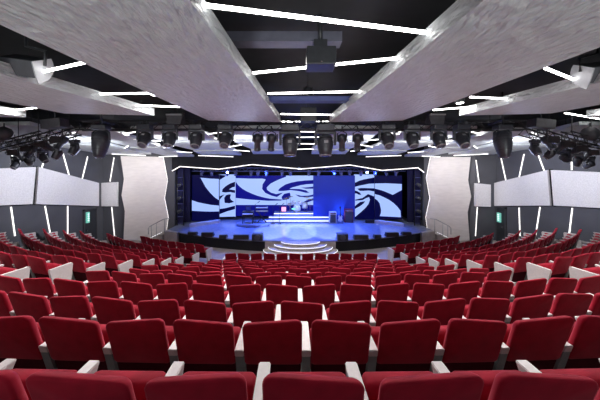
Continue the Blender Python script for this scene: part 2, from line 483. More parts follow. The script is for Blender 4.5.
# white faceted side panels by the stage, with a lit edge
for side in ('left','right'):
    sg = -1 if side == 'left' else 1
    p0 = Vector((sg*11.0, 16.62, 0)); p1 = Vector((sg*8.65, 17.95, 0))
    n = Vector((p1-p0)).cross(Vector((0,0,1))).normalized()
    if n.y > 0: n = -n
    if side == 'left':
        a = [(120.7,156),(124,179),(121.7,195),(125,211),(123.5,240)]; b = [(163,157),(167.3,180),(164.3,198),(168,217),(165,240)]
    else:
        a = [(470.5,157),(468,180),(471,196),(467.5,212),(469.5,240)]; b = [(430.5,157),(426.5,178),(430,198),(426,217),(429,240)]
    po = p0 + n*.02
    A_ = [on_plane(x, y, po, n) for x, y in a]; B_ = [on_plane(x, y, po, n) for x, y in b]
    mb = MB(); mb.slab(A_ + B_[::-1], n*.14, M['panelw'])
    # faint horizontal fold faces near the outer edge
    pr = root('flanking_wall', (0,0,0), 'tall white faceted side panel with notched edges on the %s of the stage' % side, 'wall panel', 'white panels flanking the stage')
    mb.build('panel_face', pr)
    ls = MB()
    for i in range(4): ls.bar(B_[i]+n*.05, B_[i+1]+n*.05, .045, .045, M['led_soft'])
    ls.build('edge_light', pr, 'lit zigzag edge strip')

# ================================================================ PROSCENIUM
zig = [(172,171),(180,166.5),(219,169.2),(252,164.6),(301,169),(350,165),(382,170.4),(418,167.8),(424,172.3)]
dep = [18.05,18.0,18.15,18.0,18.15,18.0,18.15,18.0,18.05]
hd = MB(); strip_pts = []
for i in range(len(zig)-1):
    a = P(*zig[i], dep[i]); b = P(*zig[i+1], dep[i+1])
    a2 = Vector((a.x, a.y, ZC+1.7)); b2 = Vector((b.x, b.y, ZC+1.7))
    hd.slab([a, b, b2, a2], (0,.12,0), M['header'])
struct(hd.build('trim_1'), 'dark faceted header over the stage')
ls = MB(); pts = [P(x, y, d_-.05) for (x, y), d_ in zip(zig, dep)]
for i in range(len(pts)-1): ls.bar(pts[i], pts[i+1], .035, .05, M['led_soft'])
tag(ls.build('header_light_strip'), 'zigzag light strip along the bottom of the dark stage header', 'light strip')
# wing drapes
for sg, side in ((-1,'left'),(1,'right')):
    for q, (xa, xb, dd) in enumerate(((8.52,8.15,18.75),(8.4,7.95,19.5))):
        mb = MB(); n = 14; pts = []
        for i in range(n+1):
            t = i/n; pts.append((sg*(xa+(xb-xa)*t), dd + (.06 if i % 2 else 0)))
        poly = pts + [(x, y+.08) for x, y in pts[::-1]]
        mb.prism(poly, STAGE+.005, ZC+.2, M['wing'])
        tag(mb.build('wing_drape'), '%s dark blue wing drape on the %s of the stage' % ('outer' if q == 0 else 'inner', side), 'curtain', 'stage wing drapes')

for sg, side in ((-1,'left'),(1,'right')):
    t_ = root('lamp_tower', (sg*8.2,18.45,STAGE+.006), 'dark lamp tower in the %s-side stage wing' % side, 'truss', 'dark lamp towers in the wings')
    for x in (-.22,.22):
        mb = MB(); mb.tube([(x,0,0),(x,0,3.5)], .03, M['black'], 8); mb.build('post', t_)
    mb = MB()
    for q in range(8): mb.tube([(-.22,0,.15+q*.45),(.22,0,.15+q*.45)], .018, M['bluelit_metal'], 6)
    mb.build('rung_lattice', t_)
    for q, z in enumerate((1.0,1.9,2.8)):
        T = Matrix.Translation((0,-.12,z)) @ Matrix.Rotation(-sg*R(60), 4, 'Y')
        mb = MB(); mb.lathe([(.06,.16),(.11,.12),(.12,-.06),(.10,-.14)], M['headb'], 12, T); mb.lathe([(.09,-.141),(.05,-.15)], M['lens'], 12, T); mb.build('lamp', t_)
# lighting bar behind the header, with small lamps
bar = root('lighting_bar', (0,19.0,ZC-.28), 'blue-lit lamp bar under the header above the screens', 'truss')
for z in (-.16,.08):
    b_ = MB(); b_.tube([(-7.6,0,z),(7.6,0,z)], .03, M['bluelit_metal']); b_.build('bar_pipe', bar)
b_ = MB()
for i in range(60):
    x = -7.6 + i*.2533; b_.tube([(x,0,-.16 if i % 2 else .08),(x+.2533,0,.08 if i % 2 else -.16)], .014, M['bluelit_metal'], 5)
b_.build('bar_lattice', bar)
def small_lamp(name, loc, label, group, body, tilt, bright=False):
    r = root(name, loc, label, 'stage lamp', group)
    y = MB(); y.box((-.12,-.03,0),(-.10,.03,.22), body); y.box((.10,-.03,0),(.12,.03,.22), body); y.box((-.12,-.03,.2),(.12,.03,.23), body); y.build('yoke', r)
    T = Matrix.Rotation(tilt, 4, 'X')
    h = MB(); h.lathe([(.05,.17),(.08,.14),(.09,.0),(.095,-.13),(.08,-.14)], body, 12, T); h.build('lamp_head', r)
    l = MB(); l.lathe([(.075,-.141),(.07,-.155),(.03,-.16)], M['beam_lamp'] if bright else M['lens'], 12, T); l.build('lens', r)
    return r
random.seed(3)
xs_l = [-6.9,-6.2,-5.1,-4.5,-3.4,-2.9,-2.3,-1.2,-.6,.7,1.4,2.5,3.0,3.6,4.4,5.4,6.2,6.9]
for i, x in enumerate(xs_l):
    small_lamp('bar_lamp', (x,18.95,ZC-.62), ORD[i+1]+' small lamp from the left on the blue-lit bar above the screens', 'small lamps on the blue-lit bar', M['bluelit_metal'], R(random.choice((-40,-20,25))))
for px, s in ((228,'left'),(366.5,'right')):
    p = P(px,171.3,18.6)
    small_lamp('beam_lamp', (p.x,18.55,p.z), 'brilliant blue beam lamp under the header on the %s' % s, 'blazing blue beam lamps', M['bluelit_metal'], R(-62), True)

# ================================================================ STAGE
FR = 15.4
def front_d(x): return 14.65 + FR - math.sqrt(FR*FR - x*x)
xs = [-7.5 + 15.0*i/40 for i in range(41)]
st = root('stage', (0,0,0), 'raised stage with glossy blue-lit deck and curved black front', 'stage')
pf = [(x, front_d(x)) for x in xs]
mb = MB(); mb.prism(pf + [(8.5,17.2),(8.5,23.1),(-8.5,23.1),(-8.5,17.2)], STAGE-.06, STAGE, M['deck']); mb.build('deck', st)
for rng in ((-7.5,-1.95),(1.95,7.5)):
    fx = [rng[0] + (rng[1]-rng[0])*i/20 for i in range(21)]
    p = [(x, front_d(x)+.03) for x in fx]
    mb = MB(); mb.prism(p + [(x, y+.1) for x, y in p[::-1]], 0.0, STAGE-.06, M['blackm']); mb.build('fascia', st)
# central steps
cs = root('stage_steps', (0,14.78,0), 'pale curved steps with lit nosings at the centre of the stage front', 'steps')
base = MB(); base.prism([(-1.95,-.05),(1.95,-.05),(1.95,.25),(-1.95,.25)], 0, STAGE-.07, M['beige']); base.build('base', cs)
radii = [(1.05,.55),(1.42,.78),(1.75,1.0),(2.02,1.2)]
for k, (a, b) in enumerate(radii):
    z = STAGE - .005 - .15*k - (.0 if k else 0)
    poly = [(a*math.cos(PI+PI*i/32), -.1 + b*math.sin(PI+PI*i/32)) for i in range(33)]
    mb = MB(); mb.prism(poly + [(a,0),(-a,0)], max(0.001, z-.15), z, M['beige']); sp = mb.build('step', cs)
    ls = MB()
    pp = [(x*1.008, y-.008, z-.022) for x, y in poly]
    ls.tube(pp, .012, M['led_cool'], 6); ls.build('nosing_light', sp)
# beige end blocks and side stairs with handrails
for sg, side in ((-1,'left'),(1,'right')):
    mb = MB(); mb.prism([(sg*7.53,16.42),(sg*8.5,16.75),(sg*8.5,17.17),(sg*7.53,16.59)], 0, STAGE+.02, M['beige'])
    tag(mb.build('end_block'), 'beige stone block at the %s end of the stage front' % side, 'block', 'beige blocks at the stage ends')
    ss = root('side_stairs', (sg*8.55,16.7,0), 'beige side stairs climbing to the %s end of the stage' % side, 'stairs', 'side stairs to the stage')
    for k in range(3):
        mb = MB(); x0 = sg*.0; 
        mb.box((min(sg*(.3*(k)),sg*(.3*(k+1))),-.1,0),(max(sg*(.3*k),sg*(.3*(k+1))),.5,.46-.15*k), M['beige']); s1 = mb.build('step', ss)
        l = MB(); xx = sg*(.3*(k+1)); l.bar((xx+sg*.01,-.1,.45-.15*k),(xx+sg*.01,.5,.45-.15*k), .03,.03, M['led_cool']); l.build('nosing_light', s1)
    rr = root('handrail', (sg*8.3,16.5,0), 'dark metal handrail at the %s side stairs by the white panel' % side, 'handrail', 'handrails at the side stairs')
    mb = MB(); mb.tube([(-sg*.25,0,1.48),(sg*.1,0,1.45),(sg*.95,0,1.0),(sg*1.05,0,.9),(sg*1.05,0,.5)], .022, M['grey']); mb.build('rail', rr)
    for xx, z0, z1 in ((sg*.05,.63,1.46),(sg*.55,.32,1.20),(sg*.85,.17,1.05)):
        mb = MB(); mb.tube([(xx,0,z0-.02 if z0 > .5 else z0),(xx,0,z1)], .018, M['grey']); mb.build('post', rr)

# ---- monitors and subs along the stage edge
def wedge(px, py, w, h, label):
    d = 4.18*F/(py-CY); p = P(px, py, d)
    w *= .9; h *= .8
    r = root('stage_monitor', (p.x, d, STAGE), label, 'speaker', 'floor monitors along the stage edge')
    mb = MB()
    mb.add([(-w/2,-.22,0),(w/2,-.22,0),(w/2,.22,0),(-w/2,.22,0),(-w/2,-.18,h),(w/2,-.18,h),(w/2,.02,h),(-w/2,.02,h)],
           [(0,3,2,1),(4,5,6,7),(0,1,5,4),(1,2,6,5),(2,3,7,6),(3,0,4,7)], M['black']); mb.build('cabinet', r)
    g = MB(); g.add([(-w/2+.03,.215,.03),(w/2-.03,.215,.03),(w/2-.03,.045,h-.03),(-w/2+.03,.045,h-.03)], [(0,1,2,3)], M['blackm']); 
    g.add([(-w/2+.03,.225,.03),(w/2-.03,.225,.03),(w/2-.03,.055,h-.03),(-w/2+.03,.055,h-.03)], [(3,2,1,0)], M['blackm']); g.build('grille', r)
    return r
for i, (px, py, w, h) in enumerate([(193,234.5,.55,.22),(208,236,.75,.30),(223.5,238,.45,.26),(241.5,238.6,.95,.30)]):
    wedge(px, py, w, h, ORD[i+1]+' black floor monitor from the left end of the stage edge')
for i, (px, py, w, h) in enumerate([(360.5,238.6,.90,.30),(377,237.8,.42,.26),(391.5,236,.80,.30),(406,234.5,.55,.22)]):
    wedge(px, py, w, h, ORD[4-i]+' black floor monitor from the right end of the stage edge')
for px, side in ((257.5,'left'),(342.5,'right')):
    d = 4.18*F/(240.4-CY); p = P(px,240.4,d)
    r = root('subwoofer', (p.x, d+.05, STAGE), 'rounded black bass speaker on the stage edge %s of the steps' % side, 'speaker', 'rounded bass speakers by the steps')
    mb = MB(); mb.box((-.30,-.2,0),(.30,.25,.38), M['black'], bev=.12 if False else .06); mb.build('cabinet', r)
    g = MB(); g.lathe([(.15,0),(.15,.03),(.12,.035)], M['duct'], 20, Matrix.Translation((.0,-.2,.19)) @ Matrix.Rotation(PI/2, 4, 'X')); g.build('cone', r)

# ---- screens
def screen(px0, px1, py0, py1, d, label, basem, layers, group='stage screens'):
    r = root('led_screen', P((px0+px1)/2, py1, d), label, 'screen', group)
    o = Vector(r.location)
    a = P(px0,py0,d)-o; b = P(px1,py1,d)-o
    mb = MB(); mb.box((a.x,0.02,b.z),(b.x,.12,a.z), M['black']); mb.build('housing', r)
    mb = MB(); mb.box((a.x,0,b.z),(b.x,.018,a.z), basem)
    for i, (m, pts) in enumerate(layers):
        q = []
        for x, y in pts:
            v = P(x, y, d)-o
            q.append(Vector((min(max(v.x,a.x),b.x), -.004-.003*i, min(max(v.z,b.z),a.z))))
        mb.slab(q, (0,.002,0), m)
    mb.build('display', r)
    return r
def sc(ox, oy, pts): return [(ox+x*.09, oy+y*.09) for x, y in pts]
Dk, Lt, Mid = M['scr_dark'], M['scr_light'], M['scr_mid']
screen(192,219.2,175,221,19.6, 'tall wing screen with pale swirl at the left of the stage', Dk, [
    (Lt, sc(186,170,[(160,85),(260,95),(365,100),(365,335),(320,305),(265,250),(215,185),(180,120)])),
    (Lt, sc(186,195,[(65,58),(130,80),(200,95),(280,110),(370,118),(370,182),(280,184),(200,182),(65,175)]))])
screen(218.5,235.5,174.5,217,20.3, 'narrow screen strip of blue swirls beside the left wing screen', Lt, [
    (Dk, sc(186,170,[(360,50),(450,62),(400,95),(360,118)])),
    (Dk, sc(186,170,[(400,245),(405,215),(440,180),(490,150),(545,130),(545,185),(510,195),(480,215),(545,225),(545,255),(490,245),(440,250)])),
    (Dk, sc(186,170,[(365,295),(430,270),(400,300),(375,330),(365,330)])),
    (Dk, sc(186,170,[(430,365),(425,310),(445,280),(475,270),(500,272),(490,310),(500,330),(535,355),(480,370)])),
    (Dk, sc(186,195,[(360,157),(440,145),(545,118),(545,157),(460,180),(360,218)])),
    (Dk, sc(186,195,[(360,243),(545,238),(545,300),(360,300)]))])
screen(235,357,175.6,216,21.0, 'wide main screen of blue and white swirls behind the drums', Lt, [
    (Mid, sc(232,170,[(20,60),(600,60),(600,75),(510,110),(430,150),(385,195),(390,220),(430,250),(490,268),(570,250),(500,300),(440,285),(370,255),(335,210),(340,160),(375,105),(340,96),(200,96),(20,90)])),
    (Mid, sc(232,170,[(20,108),(45,135),(70,170),(110,205),(160,235),(220,262),(280,285),(350,304),(420,318),(580,330),(540,340),(400,342),(200,328),(20,310)])),
    (Mid, sc(232,170,[(20,388),(1400,388),(1400,520),(20,520)])),
    (Mid, sc(270,180,[(90,115),(110,90),(170,50),(230,30),(300,15),(390,5),(490,0),(490,42),(400,48),(330,60),(240,85),(215,98),(330,100),(400,115),(435,140),(400,142),(330,125),(230,112),(150,122),(100,122)])),
    (Mid, sc(270,180,[(340,85),(400,82),(490,74),(490,96),(400,97)])),
    (Mid, sc(270,180,[(130,185),(160,152),(220,140),(228,170),(212,212),(150,222),(130,205)])),
    (Mid, sc(270,180,[(280,160),(350,175),(430,172),(490,160),(490,182),(400,192),(320,185)])),
    (Mid, sc(270,180,[(340,262),(400,228),(490,198),(490,222),(420,245),(360,275)]))])
screen(354,375.2,174.5,219,20.3, 'narrow screen strip of blue swirls beside the right wing screen', Lt, [
    (Dk, sc(350,170,[(40,146),(100,120),(150,105),(280,80),(280,150),(210,153),(150,165),(100,175),(40,190)])),
    (Dk, sc(350,170,[(80,208),(120,200),(160,200),(280,204),(280,240),(210,228),(150,232),(110,232)])),
    (Dk, sc(350,170,[(40,225),(80,235),(110,252),(126,275),(100,275),(70,260),(40,262)])),
    (Dk, sc(350,190,[(55,108),(140,88),(200,45),(280,75),(280,345),(40,345),(40,310),(80,278),(120,245),(170,200),(205,155),(221,110),(212,78),(175,92),(140,112),(60,118)])),
    (Dk, sc(350,190,[(40,190),(80,155),(115,132),(170,124),(150,150),(110,180),(40,215)]))])
screen(374.8,402,175.5,219,19.6, 'tall wing screen with pale sweeping band at the right of the stage', Dk, [
    (Lt, sc(350,170,[(275,150),(400,148),(500,152),(575,156),(575,222),(475,276),(380,236),(330,220),(275,206)])),
    (Lt, sc(350,190,[(275,45),(330,60),(380,82),(430,107),(480,142),(525,185),(560,230),(565,302),(330,290),(342,260),(346,225),(330,150),(305,115),(275,95)])),
    (M['scr_red'], sc(350,190,[(310,345),(360,332),(580,330),(580,350),(400,356)]))])
screen(313.3,355,175.5,219.5,19.75, 'blank dark blue screen panel right of the drum kit', M['scr_blank'], [])

# ---- riser steps with lit edges
rs = root('stage_riser', (P(299,220,19.2).x,19.2,STAGE), 'bright stepped riser under the drum kit with lit edges', 'riser')
for k, (hw, dep_) in enumerate(((2.55,0),(2.2,.35),(1.85,.7))):
    mb = MB(); mb.box((-hw,dep_,.2*k),(hw,dep_+.35 if k < 2 else 1.65,.2*(k+1)), M['podium']); s1 = mb.build('step', rs)
    l = MB(); l.bar((-hw,dep_-.012,.2*(k+1)-.045),(hw,dep_-.012,.2*(k+1)-.045), .02,.055, M['led_cool']); l.build('nosing_light', s1)
# drum kit
dk = root('drum_kit', (P(297,209,20.4).x,20.3,STAGE+.6), 'pale drum kit with cymbals on top of the lit riser', 'drum kit')
TX = Matrix.Rotation(PI/2, 4, 'X')
mb = MB(); mb.lathe([(.28,-.2),(.28,.2)], M['drum'], 20, Matrix.Translation((0,0,.28)) @ TX); mb.build('bass_drum', dk)
for x, y, z, r_, h in ((-.25,.05,.62,.15,.22),(.2,.05,.62,.16,.22),(.6,.2,.28,.22,.42),(-.55,.25,.5,.18,.14)):
    mb = MB(); mb.lathe([(r_,z),(r_,z+h)], M['drum'], 16, Matrix.Translation((x,y,0)));  mb.tube([(x,y,0),(x,y,z)], .02, M['chrome'], 6); mb.build('drum', dk)
for x, y, z in ((-.8,.1,1.05),(.75,.0,1.15),(1.0,.3,.95),(-.5,-.1,1.2)):
    mb = MB(); mb.tube([(x,y,0),(x,y,z)], .014, M['chrome'], 6); mb.lathe([(.24,z-.02),(.05,z+.015),(.01,z+.03)], M['cymbal'], 18, Matrix.Translation((x,y,0))); mb.build('cymbal', dk)
for px, m, s in ((283.7,'pinklamp','left of the drum kit'),(318.7,'pinklamp','first right of the drum kit'),(325.5,'pinklamp','second right of the drum kit'),(293.5,'greenlamp','in front of the drums')):
    p = P(px,209,20.0)
    r = root('light_panel', (p.x,19.95 if m == 'greenlamp' else 20.1,STAGE+.6 if 281 < px < 322 else STAGE), 'small glowing %s panel lamp on a stand, %s' % ('green' if m == 'greenlamp' else 'pink', s), 'stage lamp', 'glowing panel lamps near the drums')
    z0 = 0 if 281 < px < 322 else .6
    if m == 'greenlamp':
        mb = MB(); mb.box((-.14,-.05,.25),(.14,.0,.36), M[m]); mb.build('lamp_face', r)
        mb = MB(); mb.tube([(0,.02,0),(0,.02,.3)], .02, M['chrome'], 6); mb.build('stand', r)
    else:
        mb = MB(); mb.box((-.16,-.05,z0+.1),(.16,.0,z0+.42), M[m]); mb.build('lamp_face', r)
        mb = MB(); mb.tube([(0,.02,0),(0,.02,z0+.3)], .02, M['chrome'], 6); mb.build('stand', r)
# keyboard podium and instruments, left
pd = MB(); p = P(253,225,18.4)
pd.lathe([(1.15,0),(1.15,.16),(1.12,.18)], M['podium'], 40, Matrix.Translation((p.x,18.5,STAGE)) @ Matrix.Diagonal((1,.6,1,1)))
tag(pd.build('band_podium'), 'low round podium under the keyboard at the left of the stage', 'podium')
kz = STAGE+.18
kp = root('upright_keyboard', (P(248,222,18.4).x,18.45,kz), 'dark upright keyboard cabinet standing on the round podium', 'keyboard')
mb = MB(); mb.box((-.38,-.12,.42),(.38,.32,.80), M['black'], bev=.02); mb.build('cabinet', kp)
mb = MB(); mb.box((-.34,-.32,.62),(.34,-.10,.68), M['drum']); mb.build('keys', kp)
for x in (-.33,.33):
    for y in (-.25,.25):
        mb = MB(); mb.tube([(x,y,0),(x,y,.62 if y < 0 else .45)], .03, M['black'], 6); mb.build('leg', kp)
mb = MB(); mb.box((-.18,.1,.80),(.18,.13,1.12), M['black']); mb.box((-.15,.09,.83),(.15,.1,1.09), M['scr_blank']); mb.build('music_stand', kp)
ks = root('keyboard_stand', (P(262,222,18.6).x,18.6,kz), 'two-tier keyboard on a crossed stand beside the upright keyboard', 'keyboard')
for z in (.75,.98):
    mb = MB(); mb.box((-.42,-.14,z),(.42,.14,z+.08), M['black']); mb.box((-.40,-.145,z+.03),(.40,-.02,z+.085), M['drum']); mb.build('keyboard', ks)
mb = MB()
for y in (-.1,.1):
    mb.tube([(-.3,y,0),(.3,y,.75)], .022, M['black'], 6); mb.tube([(.3,y,0),(-.3,y,.75)], .022, M['black'], 6); mb.tube([(-.36,y+.05,.7),(-.36,y+.05,1.0)], .02, M['black'], 6); mb.tube([(.36,y+.05,.7),(.36,y+.05,1.0)], .02, M['black'], 6)
mb.build('stand', ks)
for i, (px, d) in enumerate(((255.5,18.9),(273,19.0),(279.5,19.0))):
    p = P(px,222,d); zz = STAGE+.18 if i == 0 else STAGE
    r = root('microphone_stand', (p.x,d if i else 18.75,zz), ('microphone stand between the two keyboards','first microphone stand left of the lit riser','microphone stand touching the left end of the lit riser')[i], 'microphone stand', 'microphone stands')
    mb = MB(); mb.lathe([(.14,0),(.14,.02),(.02,.03)], M['black'], 16); mb.build('base', r)
    mb = MB(); mb.tube([(0,0,.02),(0,0,1.25),(.25,-.1,1.4)], .014, M['black'], 6); mb.build('pole', r)
    mb = MB(); mb.lathe([(.02,-.08),(.028,.03),(.03,.06),(.01,.09)], M['black'], 10, Matrix.Translation((.27,-.11,1.42)) @ Matrix.Rotation(R(60), 4, 'Y')); mb.build('microphone', r)
# amplifiers, right
for px, d, w, h, m, label in ((333,18.9,.50,.85,'palebox','pale upright amplifier cabinet at the right end of the lit riser'),
                              (349,19.3,.62,.98,'wood','maroon amplifier cabinet in front of the blank blue screen')):
    p = P(px,221,d)
    r = root('amplifier', (p.x,d,STAGE), label, 'amplifier')
    mb = MB(); mb.box((-w/2,0,.03),(w/2,.4,h), M[m], bev=.02); mb.build('cabinet', r)
    mb = MB(); mb.box((-w/2+.05,-.012,.08),(w/2-.05,.01,h-.2), M['duct']); mb.build('grille', r)
    mb = MB(); mb.box((-w/2+.05,-.012,h-.16),(w/2-.05,.01,h-.05), M['chrome']); mb.build('control_panel', r)
    mb = MB()
    for x in (-w/2+.06,w/2-.06):
        for y in (.06,.34): mb.lathe([(.03,0),(.03,.035)], M['black'], 8, Matrix.Translation((x,y,0)))
    mb.build('feet', r)
p = P(340.5,221,19.1)
gr = root('guitar', (p.x,19.15,STAGE), 'pale electric guitar on a floor stand between the two amplifiers', 'guitar')
mb = MB(); mb.slab([(x*.17,0,.36+z*.24) for x, z in ((-.7,-1),(.7,-1),(1,-.5),(.7,0),(.9,.6),(.5,.9),(.2,.6),(-.2,.6),(-.5,1),(-.9,.6),(-.7,0),(-1,-.5))], (0,.05,0), M['palebox']); mb.build('body', gr)
mb = MB(); mb.box((-.03,-.01,.5),(.03,.03,1.05), M['black']); mb.box((-.05,-.01,1.05),(.05,.02,1.2), M['black']); mb.build('neck', gr)
mb = MB(); mb.tube([(-.15,-.1,0),(0,.1,.35),(.15,-.1,0)], .015, M['black'], 6); mb.tube([(0,.1,.35),(0,.25,0)], .015, M['black'], 6); mb.build('stand', gr)
# low pale ledges in front of the wing screens
mb = MB(); a = P(189.5,227.5,17.9); b = P(219.5,222.5,19.2)
mb.prism([(a.x,17.9),(b.x,19.1),(b.x,19.5),(a.x,18.3)], STAGE, STAGE+.22, M['palebox'])
tag(mb.build('stage_ledge'), 'low pale slanting ledge in front of the left wing screen', 'ledge')
mb = MB(); a = P(404,226.5,18.0); b = P(374.5,222.5,19.2)
mb.prism([(a.x,18.0),(b.x,19.1),(b.x,19.5),(a.x,18.4)], STAGE, STAGE+.22, M['palebox'])
tag(mb.build('stage_ledge'), 'low pale slanting ledge in front of the right wing screen', 'ledge')
mb = MB(); p = P(372,219,19.4); mb.box((p.x-.5,19.2,STAGE),(p.x+.45,19.5,STAGE+.24), M['black'], bev=.03)
tag(mb.build('equipment_case'), 'low black equipment case at the foot of the swirl strip on the right', 'case')

# ================================================================ CEILING
HB = 1.35; TH = .2
cl = MB(); cl.box((-WX-.3,-3.2,ZC+2.25),(WX+.3,9.6,ZC+2.4), M['dark'])
cl.add([(-WX-.3,9.4,ZC+2.25),(WX+.3,9.4,ZC+2.25),(WX+.3,23.4,ZC+1.75),(-WX-.3,23.4,ZC+1.75),
        (-WX-.3,9.4,ZC+2.4),(WX+.3,9.4,ZC+2.4),(WX+.3,23.4,ZC+1.9),(-WX-.3,23.4,ZC+1.9)],
       [(0,3,2,1),(4,5,6,7),(0,1,5,4),(1,2,6,5),(2,3,7,6),(3,0,4,7)], M['dark'])
struct(cl.build('ceiling'))
def lerp(a, b, t): return a+(b-a)*t
def far_h(d, b=0): return 1.30 - (.072, .08, .092, .095)[b]*(d-9.0)
# near beams: inner/outer |x| at d=2 and at d=8, end depth
BE = [((1.22,.80),(3.20,2.95),8.4), ((5.05,4.05),(7.0,6.25),7.3), ((9.0,7.9),(10.6,10.0),7.6)]
tn = 2
def edge_x(pair, d): return lerp(pair[0], pair[1], (d-2)/6)
for bi, (inn, out, de) in enumerate(BE):
    for sg in (-1,1):
        mb = MB()
        d0 = -3
        pts = [(sg*edge_x(inn,d0),d0),(sg*edge_x(out,d0),d0),(sg*edge_x(out,de-.3),de-.3),(sg*edge_x(inn,de),de)]
        mb.prism(pts, ZC+HB, ZC+HB+TH, M['beam'])
        struct(mb.build('trim_%d' % tn)); tn += 1
# ceiling slabs beyond the truss, sloping down to the stage
FB = [(.75,2.95),(3.75,6.3),(7.0,8.7),(9.1,12.1)]
for bi, (a, b) in enumerate(FB):
    for sg in (-1,1):
        mb = MB()
        segs = [(9.3,12.2),(12.25,15.2),(15.25,17.75)] if bi != 2 else [(9.6,13.6),(13.65,17.75)]
        if bi == 3: segs = [(8.8,12.6),(12.65,16.4)]
        for si, (d0, d1) in enumerate(segs):
            jog = .18 if si % 2 else -.1
            za, zb = ZC+far_h(d0, bi), ZC+far_h(d1, bi)+.05
            ia = a*(1-.004*(d0-9)) ; ob = b + jog
            q = [Vector((sg*(a+jog*.5),d0,za)), Vector((sg*ob,d0+.25,za)), Vector((sg*(b-jog),d1,zb)), Vector((sg*(a-jog*.5),d1-.2,zb))]
            mb.slab(q, (0,0,.12), M['beam'])
        struct(mb.build('trim_%d' % tn)); tn += 1
# ducts and pipes in the troughs
def duct(pts, r, label, m='duct', n=10):
    mb = MB(); mb.tube(pts, r, M[m], n); tag(mb.build('duct'), label, 'duct', 'dark ducts above the ceiling rafts')
mb = MB(); mb.box((-1.75,4.05,ZC+1.88),(.38,4.3,ZC+2.03), M['ductv']); tag(mb.build('duct'), 'lavender-grey flat duct crossing the dark central ceiling trough', 'duct', 'dark ducts above the ceiling rafts')
duct([(-3.0,-1,ZC+1.95),(-3.4,9,ZC+1.95)], .10, 'dark pipe running along the left ceiling trough')
duct([(-3.9,-1,ZC+2.0),(-4.0,9,ZC+2.0)], .07, 'thin dark pipe beside the left speaker')
duct([(3.2,-1,ZC+1.95),(3.5,9,ZC+1.95)], .10, 'dark pipe running along the right ceiling trough')
duct([(4.2,-1,ZC+2.0),(4.1,9,ZC+2.0)], .07, 'thin dark pipe beside the right speaker')
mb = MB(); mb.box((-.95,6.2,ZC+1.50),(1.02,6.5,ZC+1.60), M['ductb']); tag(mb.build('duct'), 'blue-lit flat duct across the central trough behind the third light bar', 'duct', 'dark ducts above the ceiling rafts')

# ceiling light strips, near troughs
HS = 1.48
def cstrip(p, q, label, h=HS, w=.03):
    strip('ceiling_light_strip', on_h(*p, h), on_h(*q, h), w, w, M['led'], label, 'light strips across the ceiling troughs')
cstrip((195,4),(430,33), 'thick light strip crossing the central trough nearest overhead')
cstrip((253,73),(398,58), 'light strip of the central trough passing behind the hanging speaker')
cstrip((268,93.5),(364,91.5), 'third light strip of the central trough, before the blue-lit duct')
cstrip((281,114),(337,115), 'fourth light strip of the central trough, beside the dark box')
cstrip((282,121.5),(335,121), 'fifth light strip of the central trough just above the truss')
cstrip((37,73),(87,62), 'light strip of the left trough beside the tilted speaker')
cstrip((100,94),(157,93), 'second light strip along the left trough from the camera')
cstrip((137,105.3),(185,107), 'third light strip along the left trough, above the grey floodlight')
cstrip((0,112),(42,107), 'light strip of the outer left trough at the picture edge')
cstrip((545,68),(580,82), 'light strip of the right trough beside the pale speaker bracket')
cstrip((470,97),(512,99), 'second light strip along the right trough from the camera')
cstrip((433,110),(483,106), 'third light strip along the right trough, above the grey floodlight')
cstrip((565,113),(600,119), 'light strip of the outer right trough at the picture edge')
# far troughs: cross strips between the sloping slabs
def fstrip(xa, da, xb, db, label, b=0):
    strip('ceiling_light_strip', (xa,da,ZC+far_h(da, b)+.03), (xb,db,ZC+far_h(db, b)+.03), .035, .035, M['led_far'], label, 'light strips of the sloping ceiling by the stage')
for i, (da, db) in enumerate(((10.0,10.1),(11.3,11.2),(13.0,13.1),(15.2,15.0))):
    fstrip(-.75,da,.75,db, ORD[i+1]+' light strip behind the truss in the sloping central trough')
for sg, side in ((-1,'left'),(1,'right')):
    for gi, (a, b, gname) in enumerate(((2.95,3.75,'inner'),(6.3,7.2,'middle'),(8.55,9.2,'outer'))):
        for i, (da, db) in enumerate(((10.0,10.5),(11.9,11.4),(13.2,13.9),(15.6,15.1))):
            if gi == 2 and i == 3: continue
            fstrip(sg*a, da, sg*b, db, '%s light strip behind the truss in the %s %s sloping trough' % (ORD[i+1], gname, side+'-side'), gi+1)
    # strips along slab ends above the white side panels
    for i, (xa, da, xb, db) in enumerate(((4.2,16.9,6.2,16.3),(7.6,16.6,8.9,16.9),(9.4,16.3,11.0,15.6))):
        strip('ceiling_light_strip', (sg*xa,da,ZC+far_h(da,2)-.05), (sg*xb,db,ZC+far_h(db,2)-.05), .03,.03, M['led_far'], '%s light strip along the %s ceiling end above the side panel' % (ORD[i+1], side), 'light strips of the sloping ceiling by the stage')

# downlights
for px, py, s in ((308,99,'in the central trough beyond the third light strip'),(155,95,'at the end of the second left trough strip'),(460,103,'beside the right trough strips')):
    p = on_h(px, py, 1.62)
    r = root('downlight', p, 'round bright downlight '+s, 'lamp', 'round ceiling downlights')
    mb = MB(); mb.lathe([(.10,0),(.11,.02),(.11,.25),(.09,.28)], M['black'], 18); mb.build('can', r)
    mb = MB(); mb.lathe([(.085,-.004),(.085,-.002)], M['downlight'], 18); mb.build('disc', r)
    mb = MB(); mb.tube([(0,0,.27),(0,0,ZC+2.26-p.z)], .015, M['black'], 6); mb.build('hanger', r)

